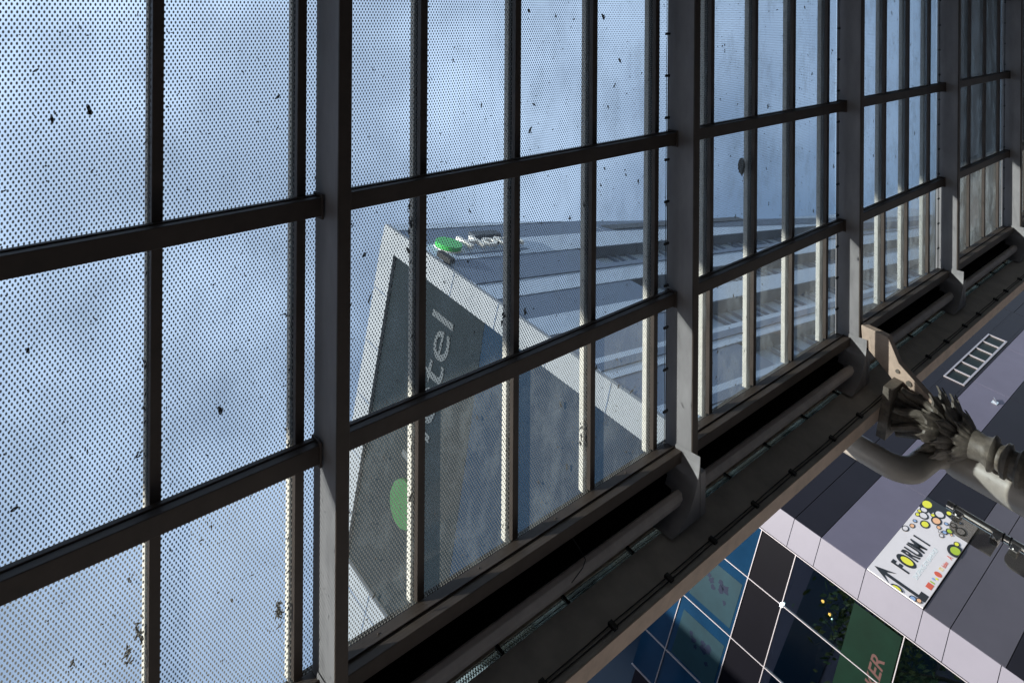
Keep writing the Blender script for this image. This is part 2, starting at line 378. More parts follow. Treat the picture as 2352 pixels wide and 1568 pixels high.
for b in range(len(RX) - 1):
    xa, xb = RX[b] + 0.039, RX[b + 1] - 0.039
    for (t0, wd) in PURL:
        m = MB(); rb(m, xa, xb, t0, t0 + wd, 3.492, 3.545); rb(m, xa, xb, t0 - 0.006, t0 + wd * 0.6, 3.545, 3.578)
        for xe in (xa - .0015, xb - .0125): rb(m, xe, xe + .014, t0 - .018, t0 + wd + .016, 3.480, 3.585)
        m.build('purlin', 'purlin_paint', canopy, ROOF, bevel=0.004)
    m = MB(); rb(m, xa, xb, T_EAVE, T_EAVE + 0.09, 3.425, 3.58); rb(m, xa, xb, T_EAVE - 0.012, T_EAVE, 3.494, 3.502)
    for k in range(4):
        xx = xa + 0.3 + k * 0.72 + random.uniform(-.05, .05); rb(m, xx, xx + 0.012, T_EAVE - 0.006, T_EAVE + 0.01, 3.54, 3.552)
    m.build('eave_purlin', 'purlin_paint', canopy, ROOF, bevel=0.004)
    xs = [RX[b]] + BARS[b] + [RX[b + 1]]
    for x in BARS[b]:
        m = MB(); rb(m, x - 0.025, x + 0.025, PURL[0][0], T_EAVE, 3.579, 3.617)
        gb = m.build('glazing_bar', 'purlin_paint', canopy, ROOF, bevel=0.003)
        m = MB(); rb(m, x - 0.022, x + 0.022, PURL[0][0], T_EAVE + 0.05, 3.633, 3.650); m.build('gasket', 'rubber_black', gb, ROOF)
        m = MB(); rb(m, x - 0.026, x + 0.026, PURL[0][0], T_EAVE + 0.05, 3.6505, 3.697); m.build('cover_cap', 'cap_metal', gb, ROOF, bevel=0.006)
    rows = [PURL[0][0], PURL[1][0] + 0.03, PURL[2][0] + 0.03, T_EAVE + 0.04]
    for k in range(len(xs) - 1):
        for j in range(3):
            m = MB(); rb(m, xs[k] + 0.004, xs[k + 1] - 0.004, rows[j] + 0.003, rows[j + 1] - 0.003, 3.6195, 3.630, 1, 0)
            m.build('glass_pane', ['frit_glass', 'pane_edge'], canopy, ROOF)
m = MB(); rb(m, RX[0], RX[-1], T_TOP, PURL[0][0] - 0.002, 3.62, 3.66); m.build('roof_sheet', 'roof_dark', canopy, ROOF)
# eave: soffit, gutter, strip glazing, beam
XA, XB = RX[0] - 0.6, RX[-1] + 0.6
m = MB(); m.abox(XA, XB, 4.11, 4.300, 4.765, 4.785); m.abox(XA, XB, 4.105, 4.12, 4.60, 4.764); m.build('sun_stop', 'recess_shade', canopy)  # boards added to close the gap and keep sun off the haunches
m = MB(); m.prism([(XA, 4.262, 4.508), (XA, 4.445, 4.486), (XA, 4.445, 4.512), (XA, 4.275, 4.534), (XA, 4.275, 4.76), (XA, 4.262, 4.76)], (XB - XA, 0, 0)); m.build('soffit_board', 'recess_shade', canopy)
m = MB(); m.abox(XA, XB, 4.4455, 4.462, 4.468, 4.51); m.build('strip_rail', 'tan_tone', canopy)
m = MB(); cy, cz, rr = 4.282, 4.440, 0.052
m.prism([(XA, cy + rr * math.cos(a), cz + rr * math.sin(a)) for a in [R(q) for q in (22, 68, 112, 158, 202, 248, 292, 338)]], (XB - XA, 0, 0))
m.build('gutter', 'gutter_paint', canopy, bevel=0.004)
m = MB()
m.box((XA, 4.470, 4.397), (XB - XA, 0, 0), (0, 0.006, 0), (0, 0, 0.10)); m.build('strip_pane', 'strip_glass', canopy)
m = MB(); m.prism([(XA, 4.490, 4.398), (XA, 4.548, 4.545), (XA, 4.558, 4.545), (XA, 4.558, 4.398)], (XB - XA, 0, 0)); m.build('bright_plate', 'plate_white', canopy)  # pale plate added, tilted to catch sun and brighten the glass strip
m = MB(); m.abox(XA, XB, 4.42, 4.562, 4.052, 4.396); m.build('eave_beam', 'beam_paint', canopy, bevel=0.004)
m = MB(); m.abox(XA, XB, 4.419, 4.563, 4.046, 4.0518); m.build('bottom_flange', 'tan_tone', canopy)

# ------------------------------------------------------------------ cables
def cable(name, label, paths, clips, group=None, r=0.004):
    o = empty(name, paths[0][0], label, 'cable', group)
    m = MB()
    for p in paths: m.tube(p, r, 6)
    m.build('wire', 'cable_black', o)
    for (c, s) in clips:
        m = MB(); m.box(Vector(c) - Vector(s) / 2, (s[0], 0, 0), (0, s[1], 0), (0, 0, s[2])); m.build('clip', 'cable_black', o)
    return o
def sagging(y, z, x0, x1, n, sag):
    return [(x0 + (x1 - x0) * i / n, y, z + random.uniform(-sag, sag)) for i in range(n + 1)]
cx = [x for x in [1.1 + 0.62 * i for i in range(27)]]
cable('power_cable', 'pair of black cables clipped along the lower face of the eave beam', [sagging(4.413, 4.098, XA, XB, 60, .003), sagging(4.411, 4.122, XA, XB, 60, .004)],
      [((x + random.uniform(-.08, .08), 4.409, 4.11), (0.035, 0.022, 0.06)) for x in cx])
cable('light_cable', 'thin black cable tied along the bright glass strip above the eave beam', [sagging(4.43, 4.447, XA, XB, 70, .003), sagging(4.426, 4.415, XA, XB, 70, .003)],
      [((x + random.uniform(-.06, .06), 4.432, 4.434), (0.022, 0.02, 0.07)) for x in [0.9 + 0.66 * i for i in range(26)]], r=0.0022)
wire_words = {2: 'second rafter from the left', 3: 'third rafter from the left', 4: 'fourth rafter from the left', 5: 'rafter at the right edge'}
for i in (2, 3, 4, 5):
    x = RX[i] - 0.085
    pa = [ROOF @ Vector((x + random.uniform(-.003, .003), PURL[0][0] + (T_EAVE - PURL[0][0]) * k / 30, 3.55)) for k in range(31)]
    pb = [ROOF @ Vector((x - 0.016 + random.uniform(-.003, .003), PURL[0][0] + (T_EAVE - PURL[0][0]) * k / 30, 3.553)) for k in range(31)]
    cl = [(ROOF @ Vector((x - 0.008, PURL[0][0] + 0.15 + 0.34 * k, 3.55)), (0.055, 0.02, 0.012)) for k in range(11)]
    cable('rafter_cable', 'twin thin cables with small clips running down beside the ' + wire_words[i], [pa, pb], cl, 'cables along the rafters', r=0.0028)
# loose wire hanging under the eave
cable('loose_wire', 'single loose black wire hanging in front of the pale gutter', [[(3.63, 4.12, 4.54), (3.66, 4.18, 4.49), (3.66, 4.215, 4.43), (3.60, 4.22, 4.40), (3.47, 4.235, 4.375)]], [], r=0.003)

# ------------------------------------------------------------------ dirt on the glass
m = MB()
def flake(x, t, L, wd, ang, n=3.634, th=0.004):
    k = 8; pts = []
    ca, sa = math.cos(ang), math.sin(ang)
    bend = random.uniform(-.35, .35) * L
    for j in range(k):
        a = 2 * math.pi * j / k
        px = 0.5 * L * math.cos(a); py = 0.5 * wd * math.sin(a) * random.uniform(.4, 1.4) + bend * (px / L) ** 2 * 4 * 0.25
        pts.append(ROOF @ Vector((x + px * ca - py * sa, t + px * sa + py * ca, n)))
    m.prism(pts, NN * th)
for i in range(1500):
    x = 0.3 + 10.5 * random.random() ** 1.3; t = random.uniform(PURL[0][0] + .1, T_EAVE - .02)
    L = random.uniform(.004, .011); flake(x, t, L, L * random.uniform(.4, .9), random.uniform(0, 3.1))
for i in range(620):
    x = random.uniform(0.1, 15); t = random.uniform(PURL[0][0] + .1, T_EAVE - .02)
    L = random.choice((.008, .012, .016, .02, .03, .045)) * random.uniform(.7, 1.3)
    flake(x, t, L, max(.004, L * random.uniform(.2, .5)), R(90) + random.gauss(0, .55))
    if random.random() < .25: flake(x + .008, t + .01, L * .7, .006, random.uniform(0, 3))
for b in range(len(RX) - 1):
    for x in BARS[b]:
        for i in range(13):
            t = T_EAVE - abs(random.gauss(0, 1.5)) - 0.02
            flake(x - 0.026 - abs(random.gauss(0, .008)), t, random.uniform(.010, .032), random.uniform(.004, .011), R(90) + random.gauss(0, .5))
for (x, t, nfl, sp) in ((1.62, tY(3.62), 16, .05), (.90, tY(3.45), 7, .035), (2.42, tY(1.75), 14, .05), (3.17, tY(2.5), 8, .04), (3.93, tY(3.6), 9, .04), (.95, tY(3.35), 8, .03)):
    for i in range(nfl): flake(x - .04 + random.gauss(0, .008), t + random.gauss(0, sp), random.uniform(.02, .045), random.uniform(.006, .013), R(90) + random.gauss(0, .6))
o = m.build('leaf_litter', 'leaf_dirt'); o['kind'] = 'stuff'; o['label'] = 'dark scraps of leaves and dirt scattered on the dotted glass roof'
# dark lump stuck beside a glazing bar in the third bay
m = MB()
bm = bmesh.new(); bmesh.ops.create_icosphere(bm, subdivisions=3, radius=1.0)
rnd = random.Random(5)
from mathutils import noise as mnoise
for v in bm.verts:
    k = 1 + .45 * mnoise.noise(v.co * 2.2) + .2 * mnoise.noise(v.co * 6)
    v.co = Vector((v.co.x * .036 * k, v.co.y * .075 * k, v.co.z * .03 * k))
me = bpy.data.meshes.new('leaf_clump'); bm.to_mesh(me); bm.free(); me.materials.append(MAT['leaf_dirt'])
o = bpy.data.objects.new('leaf_clump', me); col.objects.link(o)
o.matrix_world = Matrix.Translation(ROOF @ Vector((6.10, tY(1.95), 3.664))) @ ROOF.to_3x3().to_4x4()
tag(o, 'dark oval clump of wet leaves caught against a glazing bar right of centre', 'leaf clump')

# ------------------------------------------------------------------ bracket, column, drainpipe at the third rafter
CX, CY = 7.95, 4.45
colm = empty('cast_iron_column', (CX, CY, 0.14), 'ornate cast iron column with leafy capital under the eave beam', 'column')
prof = [(.20, 0), (.20, .12), (.17, .16), (.17, .5), (.14, .56), (.115, .62), (.115, 2.60)]
m = MB(); m.lathe(prof, (CX, CY, 0.14), 28, flute=.07, nfl=14); m.build('shaft', 'cast_iron', colm, smooth=True)
m = MB()
m.lathe([(.12, 2.74), (.14, 2.77), (.125, 2.80), (.12, 2.84), (.17, 2.87), (.18, 2.90), (.13, 2.93), (.125, 2.97), (.165, 2.99), (.165, 3.02), (.125, 3.045), (.12, 3.08), (.16, 3.10), (.175, 3.125), (.14, 3.15), (.125, 3.20), (.14, 3.28), (.13, 3.4)], (CX, CY, 0), 32)
m.build('ring_moulding', 'cast_iron', colm, smooth=True)
m = MB()
m.lathe([(.125, 3.36), (.15, 3.42), (.14, 3.5), (.15, 3.62), (.17, 3.75), (.20, 3.87), (.25, 3.95)], (CX, CY, 0), 32, flute=.18, nfl=16)
m.abox(CX - .29, CX + .27, CY - .27, CY + .27, 3.955, 4.045)
m.build('capital', 'cast_iron', colm, smooth=True)
# crowns of cast leaves: flaring discs with ragged pointed rims
def leaf_crown(z0, z1, r0, r1, spikes, seed):
    rn = random.Random(seed); m = MB(); seg = spikes * 6; k0 = 0
    rad = [rn.uniform(.9, 1.06) for _ in range(spikes)]
    prof = [(0.0, 0.0), (.35, .30), (.7, .66), (1.0, 1.0)]
    for side, off in ((0, 0.0), (1, -.022)):
        for (a, h) in prof:
            for j in range(seg):
                ph = 2 * math.pi * j / seg; q = (j % 6) / 6.0
                tooth = (1 - abs(q - .5) * 2) ** .8 + .22 * (1 if j % 2 else 0)
                lift = a * a
                r = r0 + (r1 - r0) * a * (1 - .42 * lift + .42 * lift * tooth) * rad[j // 6]
                rib = .010 * math.cos(ph * spikes * 2) * a
                m.v.append((CX + r * math.cos(ph), CY + r * math.sin(ph), z0 + (z1 - z0) * h * (.62 + .38 * (lift * tooth + 1 - lift)) + rib + off))
    n = len(prof)
    for i in range(n - 1):
        for j in range(seg):
            j2 = (j + 1) % seg
            m.f.append([i * seg + j, i * seg + j2, (i + 1) * seg + j2, (i + 1) * seg + j]); m.m.append(0)
            o_ = n * seg
            m.f.append([o_ + (i + 1) * seg + j, o_ + (i + 1) * seg + j2, o_ + i * seg + j2, o_ + i * seg + j]); m.m.append(0)
    for j in range(seg):
        j2 = (j + 1) % seg; e = (n - 1) * seg; o_ = n * seg + e
        m.f.append([e + j, e + j2, o_ + j2, o_ + j]); m.m.append(0)
    m.build('leaf_crown', 'cast_iron', colm)
leaf_crown(3.50, 3.66, .14, .36, 11, 1)
leaf_crown(3.40, 3.54, .13, .33, 11, 2)
leaf_crown(3.30, 3.42, .12, .25, 10, 3)
# scrolls of the capital body
m = MB()
for q in range(8):
    a = 2 * math.pi * (q + .5) / 8; ca, sa = math.cos(a), math.sin(a); pts = []
    for k in range(14):
        u = k / 13; rr = .15 + .13 * u ** 1.6; pts.append((CX + rr * ca - .03 * math.sin(u * 5) * sa, CY + rr * sa + .03 * math.sin(u * 5) * ca, 3.62 + .31 * u))
    m.tube(pts, [.026 + .016 * math.sin(math.pi * k / 13) for k in range(14)], 8)
m.build('capital_scroll', 'cast_iron', colm, smooth=True)
# bracket from the rafter foot to the column head
m = MB()
m.prism([(7.93, 3.98, 4.40), (7.93, 4.13, 4.18), (7.93, 4.27, 3.98), (7.93, 4.345, 3.62), (7.93, 4.28, 3.60), (7.93, 4.20, 3.72), (7.93, 4.02, 4.02), (7.93, 3.80, 4.16), (7.93, 3.80, 4.44)], (.09, 0, 0))
m.build('bracket', 'tan_tone', colm, bevel=.006)
m = MB()
for (y, z, r_) in ((4.17, 3.90, .028), (4.24, 3.78, .024), (4.10, 4.02, .02)):
    m.tube([(7.915, y, z), (8.03, y, z)], r_, 10)
m.build('bolt', 'cast_iron', colm)

PY = 4.76
pipe = empty('drainpipe', (8.13, PY, 0.14), 'thick pale drainpipe with a swan neck bend beside the ornate column', 'drainpipe')
pth = [(7.38, PY, 4.5), (7.38, PY, 4.1), (7.38, PY, 3.84)]
for k in range(1, 9):
    a = R(90 * k / 8); pth.append((7.38 + .22 * (1 - math.cos(a)), PY, 3.84 - .22 * math.sin(a)))
pth.append((7.84, PY, 3.60))
for k in range(1, 9):
    a = R(90 * k / 8); pth.append((7.84 + .24 * math.sin(a), PY, 3.36 + .24 * math.cos(a)))
m = MB(); m.tube(pth, .118, 20); m.build('swan_neck', 'pipe_paint', pipe, smooth=True)
m = MB(); m.lathe([(.20, 0), (.20, 3.27), (.185, 3.34), (.15, 3.36)], (8.13, PY, 0.14), 28); m.build('downpipe', 'pipe_paint', pipe, smooth=True)

# ------------------------------------------------------------------ chrome pole with clamped glass flags
PX_, PY_ = 6.79, 4.42
pole = empty('chrome_pole', (PX_, PY_, 0.14), 'polished chrome post with clamped smoked glass panels in front of the banner', 'post')
m = MB(); m.tube([(PX_, PY_, .14), (PX_, PY_, 3.145)], .034, 20); m.build('tube', 'chrome', pole, smooth=True)
for z in (3.085, 2.735, 2.685, 2.2):
    m = MB(); m.tube([(PX_, PY_, z - .006), (PX_, PY_, z + .006)], .037, 20); m.build('joint_ring', 'rubber_black', pole, smooth=True)
def flag(z0, z1):
    pts = [(PX_ - .06, PY_, z0), (PX_ - .06, PY_, z1)]
    for k in range(7):
        a = R(90 * k / 6); pts.append((PX_ - .20 - .10 * math.sin(a), PY_, z1 - .08 + .08 * math.cos(a)))
    pts.append((PX_ - .30, PY_, z0))
    m = MB(); m.prism(pts, (0, .012, 0)); m.build('glass_panel', 'shield_glass', pole)
flag(2.745, 3.06); flag(1.4, 2.675)
for z in (3.05, 2.775, 2.645):
    m = MB(); m.abox(PX_ - .115, PX_ - .03, PY_ - .022, PY_ + .034, z - .03, z + .03)
    m.tube([(PX_ - .09, PY_ - .03, z), (PX_ - .09, PY_ + .045, z)], .018, 10)
    m.build('clamp', 'chrome', pole, bevel=.004)

# ------------------------------------------------------------------ Forum building across the street
FY = 13.0; FX = 16.22
HD = Vector((-.363, 1, 0)).normalized(); NB = Vector((-HD.y, HD.x, 0))       # side face direction, outward normal (to -x)
forum = empty('shopping_centre', (FX, FY, 0), 'grey and dark panelled building across the street with blue glass corner', 'building')
def fside(a, z, out=0.0): return Vector((FX, FY, 0)) + HD * a + NB * out + Vector((0, 0, z))
TOP = 9.9
# body as a solid shell set 5 cm behind the cladding; the glazed corner room is left hollow
core = MB()
c0 = fside(.66, 0, -.05); 
core.prism([(FX + .3, FY + .06, 0), (90, FY + .06, 0), (90, 40, 0), tuple(fside(6.5, 0, -3.5)), tuple(fside(.75, 0, -3.5))], (0, 0, TOP - .05))
core.build('wall', 'room_dark', forum)
m = MB(); m.box(fside(5.4, 0, -.05), HD * 20, -NB * 3, (0, 0, 10.8)); m.build('rear_wing', 'panel_dark', forum)
# street cladding: rows of panels
rowz = [(0.0, 1.3, 'panel_grey'), (1.3, 2.6, 'panel_grey'), (2.6, 3.93, 'panel_dark'), (3.93, 4.895, 'panel_grey'), (4.895, 5.395, 'panel_grey'), (5.395, 6.55, 'panel_dark'), (6.55, 7.56, 'panel_light'), (7.56, 8.205, 'panel_dark'), (8.205, 9.0, 'panel_dark'), (9.0, TOP, 'panel_grey')]
WIN = (26.22, 30.88, 7.65, 8.26)
for (z0, z1, mt) in rowz:
    m = MB(); x = FX + .012; k = 0; step = 3.53 if z0 >= 3.9 else 2.4
    while x < 64:
        x1 = x + step
        g = .007
        if z0 < WIN[3] and z1 > WIN[2] and x < WIN[1] and x1 > WIN[0]:
            zt = min(z1, 9.0)
            if z0 < WIN[2]: m.abox(x + g, x1 - g, FY, FY + .04, z0 + g, min(z1, WIN[2]) - .002)
            if z1 > WIN[3]: m.abox(x + g, x1 - g, FY, FY + .04, WIN[3] + .002, z1 - g)
            if x < WIN[0]: m.abox(x + g, WIN[0] - .002, FY, FY + .04, max(z0, WIN[2]), min(z1, WIN[3]) - .001)
            if x1 > WIN[1]: m.abox(WIN[1] + .002, x1 - g, FY, FY + .04, max(z0, WIN[2]), min(z1, WIN[3]) - .001)
        else:
            m.abox(x + g, x1 - g, FY, FY + .04, z0 + g, z1 - g)
        x = x1
    m.build('cladding_row', mt, forum, bevel=.003)
m = MB(); m.abox(FX + .02, 64, FY + .042, FY + .055, 0, TOP - .1); m.build('joint_backing', 'joint', forum)
# ribbon window
wf = MB(); x0, x1, z0, z1 = WIN
wf.abox(x0, x1, FY - .03, FY + .03, z0, z0 + .06); wf.abox(x0, x1, FY - .03, FY + .03, z1 - .05, z1)
n = 6
for k in range(n + 1):
    xx = x0 + (x1 - x0 - .045) * k / n; wf.abox(xx, xx + .045, FY - .028, FY + .03, z0 + .06, z1 - .05)
fo = wf.build('ribbon_window', 'frame_alu', forum)
for k in range(n):
    xa = x0 + (x1 - x0 - .045) * k / n + .047; xb = x0 + (x1 - x0 - .045) * (k + 1) / n - .002
    m = MB(); m.abox(xa, xb, FY + .012, FY + .02, z0 + .062, z1 - .052); m.build('window_pane', 'dark_pane', fo)
# white corner strip
zs = [0, 1.2, 2.4, 3.2, 4.0, 4.895, 5.395, 6.557, 7.562, 8.205, 9.05, TOP]
m = MB()
for a, b_ in zip(zs, zs[1:]):
    m.box(fside(0.0, a + .006, 0), HD * .635, -NB * .05, (0, 0, b_ - a - .012))
m.build('corner_strip', 'panel_white', forum, bevel=.003)
# glazed side
ST = [.65, 1.77, 3.13, 4.46, 5.35]; SZ = [2.2, 4.3, 5.60, 6.61, 7.96, 8.82, 10.2, 10.9]
mull = MB()
for a in ST: mull.box(fside(a - .009, 0, .03), HD * .018, -NB * .09, (0, 0, 10.9))
for z in (2.2, 4.3, 5.58, 7.96, 8.82, 10.2): mull.box(fside(.65, z - .009, .027), HD * 4.7, -NB * .085, (0, 0, .018))
mull.build('mullion_grid', 'frame_alu', forum)
for i in range(len(ST) - 1):
    a0, a1 = ST[i] + .013, ST[i + 1] - .013
    for (z0, z1, mt) in ((0, 2.2, 'shop_glass'), (2.2, 4.3, 'shop_glass'), (4.3, 5.58, 'shop_glass'), (5.58, 7.96, 'shop_glass'), (7.96, 8.82, 'spandrel_dark'), (8.82, 10.2, 'blue_glass'), (10.2, 10.9, 'blue_glass')):
        m = MB(); m.box(fside(a0, z0 + .013, 0), HD * (a1 - a0), -NB * .012, (0, 0, z1 - z0 - .026))
        m.build('spandrel_panel' if mt == 'spandrel_dark' else 'side_window', mt, forum)
# pale blinds with leaf-like shapes printed on the upper windows
for i, (a, z) in enumerate(((2.0, 9.3), (3.4, 9.4))):
    m = MB(); m.box(fside(a, 8.9, .004), HD * 1.0, NB * .003, (0, 0, 1.15))
    bl = m.build('window_blind', 'decal_pale', forum)
    m = MB(); rnd = random.Random(3 + i)
    for (u, v, s_) in ((.35, .3, .10), (.42, .38, .08), (.3, .42, .06), (.62, .24, .05), (.5, .55, .05), (.4, .62, .07), (.33, .7, .05)):
        pts = []
        for j in range(12):
            q = 2 * math.pi * j / 12; r_ = s_ * rnd.uniform(.6, 1.3)
            pts.append(fside(a + u + r_ * math.cos(q), 8.9 + v * 1.15 + r_ * math.sin(q), .0075))
        m.prism(pts, NB * .002)
    m.build('silhouette_print', 'decal_blue', bl)
# shop front: green poster with red lettering behind the lower glass
m = MB(); m.box(fside(.72, 5.62, .003), HD * 2.3, NB * .003, (0, 0, .98)); po = m.build('green_poster', 'poster_green', forum)
mw = Matrix.Translation(fside(2.62, 5.80, .0075)) @ Matrix(((-HD.x, 0, NB.x, 0), (-HD.y, 0, NB.y, 0), (0, 1, 0, 0), (0, 0, 0, 1)))
text_mesh('PARKER', .36, .001, 'poster_lettering', 'poster_red', mw, po, shear=.25, bold=.006)
m = MB(); m.box(fside(.66, 2, -3.2), HD * 5, -NB * .05, (0, 0, 9)); m.build('room_wall', 'room_dark', forum)
m = MB(); m.box(fside(.66, 7.9, -.08), HD * 5, -NB * 3.1, (0, 0, .04)); m.build('room_ceiling', 'room_dark', forum)
for (a, z, d) in ((.98, 6.98, .5), (1.12, 6.78, .5), (1.62, 6.30, .5), (1.75, 6.08, .5)):
    m = MB(); m.lathe([(.004, -.03), (.022, -.025), (.03, 0), (.022, .025), (.004, .03)], fside(a + .35, z + .35, -d), 12)
    o = m.build('ceiling_lamp', 'lamp_warm', forum, smooth=True)
for (a, z) in ((1.5, 7.05), (1.45, 6.55), (1.9, 6.3), (2.1, 6.6)):
    m = MB(); m.lathe([(.003, -.014), (.012, -.01), (.014, 0), (.01, .012), (.003, .014)], fside(a, z, -.45), 10)
    m.build('string_lamp', 'lamp_cool', forum, smooth=True)
m = MB(); m.box(fside(1.73, 7.93, .035), HD * .07, NB * .03, (0, 0, .055)); m.build('corner_lamp', 'lamp_cool', forum)
# small wall bracket with prongs
fb = MB()
for k in range(4): fb.box((26.0 + .05 * k, FY - .10, 6.70 + .03 * k), (.012, 0, 0), (0, .10, 0), (.03, 0, .05))
fb.abox(25.98, 26.2, FY - .012, FY - .001, 6.68, 6.84)
fbo = fb.build('wall_bracket', 'chrome'); tag(fbo, 'small shiny pronged metal bracket on the grey wall panels', 'bracket')

# ------------------------------------------------------------------ FORUM 1 banner
sx0, sx1, sz0, sz1 = 16.235, 19.76, 5.41, 6.54; SYF = FY - .03
ban = empty('wall_banner', (sx0, SYF, sz0), 'white banner reading FORUM 1 with arrow and coloured circles on the grey panels', 'sign')
m = MB(); m.abox(sx0, sx1, SYF, FY - .002, sz0, sz1); m.build('board', 'sign_white', ban)
def MW(x, z, lift): return Matrix(((1, 0, 0, x), (0, 0, -1, SYF - lift), (0, 1, 0, z), (0, 0, 0, 1)))
def ell(mb, x, z, a, b, mi, lift, n=22):
    pts = []
    for j in range(n):
        q = 2 * math.pi * j / n
        pts.append((min(max(x + a * math.cos(q), sx0 + .001), sx1 - .001), SYF - lift, min(max(z + b * math.sin(q), sz0 + .001), sz1 - .001)))
    mb.prism(pts, (0, -.0012, 0), mi)
text_mesh('F', .50, .002, 'letter', 'sign_black', MW(16.85, 5.935, .004), ban, sx=.62, bold=.016)
text_mesh('RUM 1', .47, .002, 'letter', 'sign_black', MW(17.36, 5.935, .004), ban, sx=.62, bold=.016)
m = MB(); ell(m, 17.19, 6.085, .155, .205, 0, .003); ell(m, 17.20, 6.075, .098, .13, 1, .0055); m.build('letter', ['sign_black', 'sign_yellow'], ban)
m = MB()
m.prism([(16.445, SYF - .003, 6.47), (16.24, SYF - .003, 6.08), (16.40, SYF - .003, 6.24), (16.40, SYF - .003, 5.43), (16.63, SYF - .003, 5.43), (16.63, SYF - .003, 5.58), (16.49, SYF - .003, 5.58), (16.49, SYF - .003, 6.24), (16.65, SYF - .003, 6.08)][::-1], (0, -.0012, 0))
m.build('arrow', 'sign_black', ban)
text_mesh('SHOPPING AM BAHNHOF', .135, .001, 'small_lettering', 'sign_teal', MW(16.86, 5.745, .003), ban, sx=.83)
text_mesh('m', .20, .001, 'small_lettering', 'sign_gold', MW(17.58, 5.475, .003), ban, sx=.7)
text_mesh('fashion', .12, .001, 'small_lettering', 'sign_red', MW(17.73, 5.475, .003), ban, sx=.66, shear=.15)
text_mesh('A', .17, .001, 'small_lettering', 'sign_red', MW(18.11, 5.46, .003), ban, sx=.8)
m = MB()
m.abox(16.84, 17.02, SYF - .0042, SYF - .003, 5.46, 5.575, 0); ell(m, 17.42, 5.515, .075, .075, 0, .003)
m.abox(17.06, 17.10, SYF - .0042, SYF - .003, 5.47, 5.56, 1); ell(m, 17.20, 5.535, .03, .035, 2, .003); ell(m, 17.265, 5.49, .03, .03, 3, .003)
m.build('shop_emblem', ['sign_red', 'sign_green', 'sign_blue', 'sign_yellow'], ban)
# black cap with the big yellow disc and the circles falling from it
m = MB()
L = .002
m.prism([(sx1 - .001, SYF - L, sz0 + .35), (sx1 - .001, SYF - L, sz1 - .001), (19.22, SYF - L, sz1 - .001), (19.27, SYF - L, 6.38), (19.20, SYF - L, 6.28), (19.36, SYF - L, 6.24), (19.33, SYF - L, 6.1), (19.5, SYF - L, 6.05), (19.46, SYF - L, 5.92), (19.6, SYF - L, 5.9)], (0, -.001, 0), 0)
circ = [(19.47, 6.44, .21, .14, 'y'), (19.38, 6.13, .16, .12, 'w'), (19.62, 6.0, .10, .07, 'y'), (18.99, 6.36, .14, .11, 'w'), (19.20, 6.42, .11, .09, 'w'), (19.08, 6.10, .16, .11, 'p'), (18.72, 6.23, .15, .10, 'Y'), (19.2, 6.22, .07, .05, 'y'),
        (18.90, 6.46, .08, .05, 'y'), (18.62, 6.42, .06, .045, 'b'), (18.40, 6.40, .085, .055, 'p'), (18.17, 6.47, .11, .07, 'w'), (18.90, 5.99, .07, .05, 'p'), (19.18, 5.92, .06, .05, 'b'), (19.28, 5.80, .09, .065, 'w'), (19.0, 5.79, .10, .075, 'g'),
        (18.85, 5.85, .07, .055, 'b'), (18.68, 5.86, .07, .05, 'w'), (18.78, 5.93, .045, .035, 'w'), (19.22, 5.62, .15, .11, 'w'), (18.71, 5.55, .09, .06, 'Y'), (18.46, 5.50, .22, .16, 'g'), (16.33, 5.88, .02, .02, 'w'), (16.13, 5.86, .0, .0, 'y'),
        (16.27, 5.62, .085, .07, 'b'), (16.33, 5.52, .07, .055, 'p'), (16.22, 5.93, .11, .13, 'y'), (19.05, 6.47, .06, .05, 'y'), (19.5, 5.72, .05, .04, 'b'), (18.9, 5.72, .035, .03, 'p')]
cm = {'y': 2, 'Y': 3, 'g': 4, 'p': 5, 'b': 6, 'w': 1}
for k, (x, z, a, b_, c) in enumerate(circ):
    if a <= 0.021: continue
    f_ = .70 if c != 'g' or a < .2 else .62
    lf = .004 + .0004 * k
    ell(m, x, z, a, b_, 0, lf); ell(m, x, z, a * f_, b_ * f_, cm[c], lf + .0015)
m.build('circle_pattern', ['sign_black', 'sign_white', 'sign_yellow', 'sign_yellow', 'sign_green', 'sign_peach', 'sign_blue'], ban)

# ------------------------------------------------------------------ hotel tower
K = .6; TH = R(9.0)
HC = Vector((37.39 * K, 29.522 * K, 0)); SD = Vector((math.cos(TH), math.sin(TH), 0)); GD = Vector((-math.sin(TH), math.cos(TH), 0))
def hz(z): return 1.6 + (z - 1.6) * K
def hp(s, g, z): return HC + SD * (s * K) + GD * (g * K) + Vector((0, 0, hz(z)))
hotel = empty('hotel_tower', HC, 'tall pale hotel tower with white framed dark front seen through the glass roof', 'building')
Z0 = -1.0667 + 0.0
def hbox(mb, s0, s1, g0, g1, z0, z1, mi=0): mb.box(hp(s0, g0, z0), SD * ((s1 - s0) * K), GD * ((g1 - g0) * K), (0, 0, (z1 - z0) * K), mi)
def rooftop(s): return 59.6 - .078 * s
LEN = 130.0
# core
m = MB()
m.prism([hp(1.2, 1.4, 1.6), hp(LEN, 1.4, 1.6), hp(LEN, 1.4, rooftop(LEN) - .2), hp(1.2, 1.4, rooftop(0) - .3)], GD * (34 * K))
m.build('core_wall', 'hotel_mid', hotel)
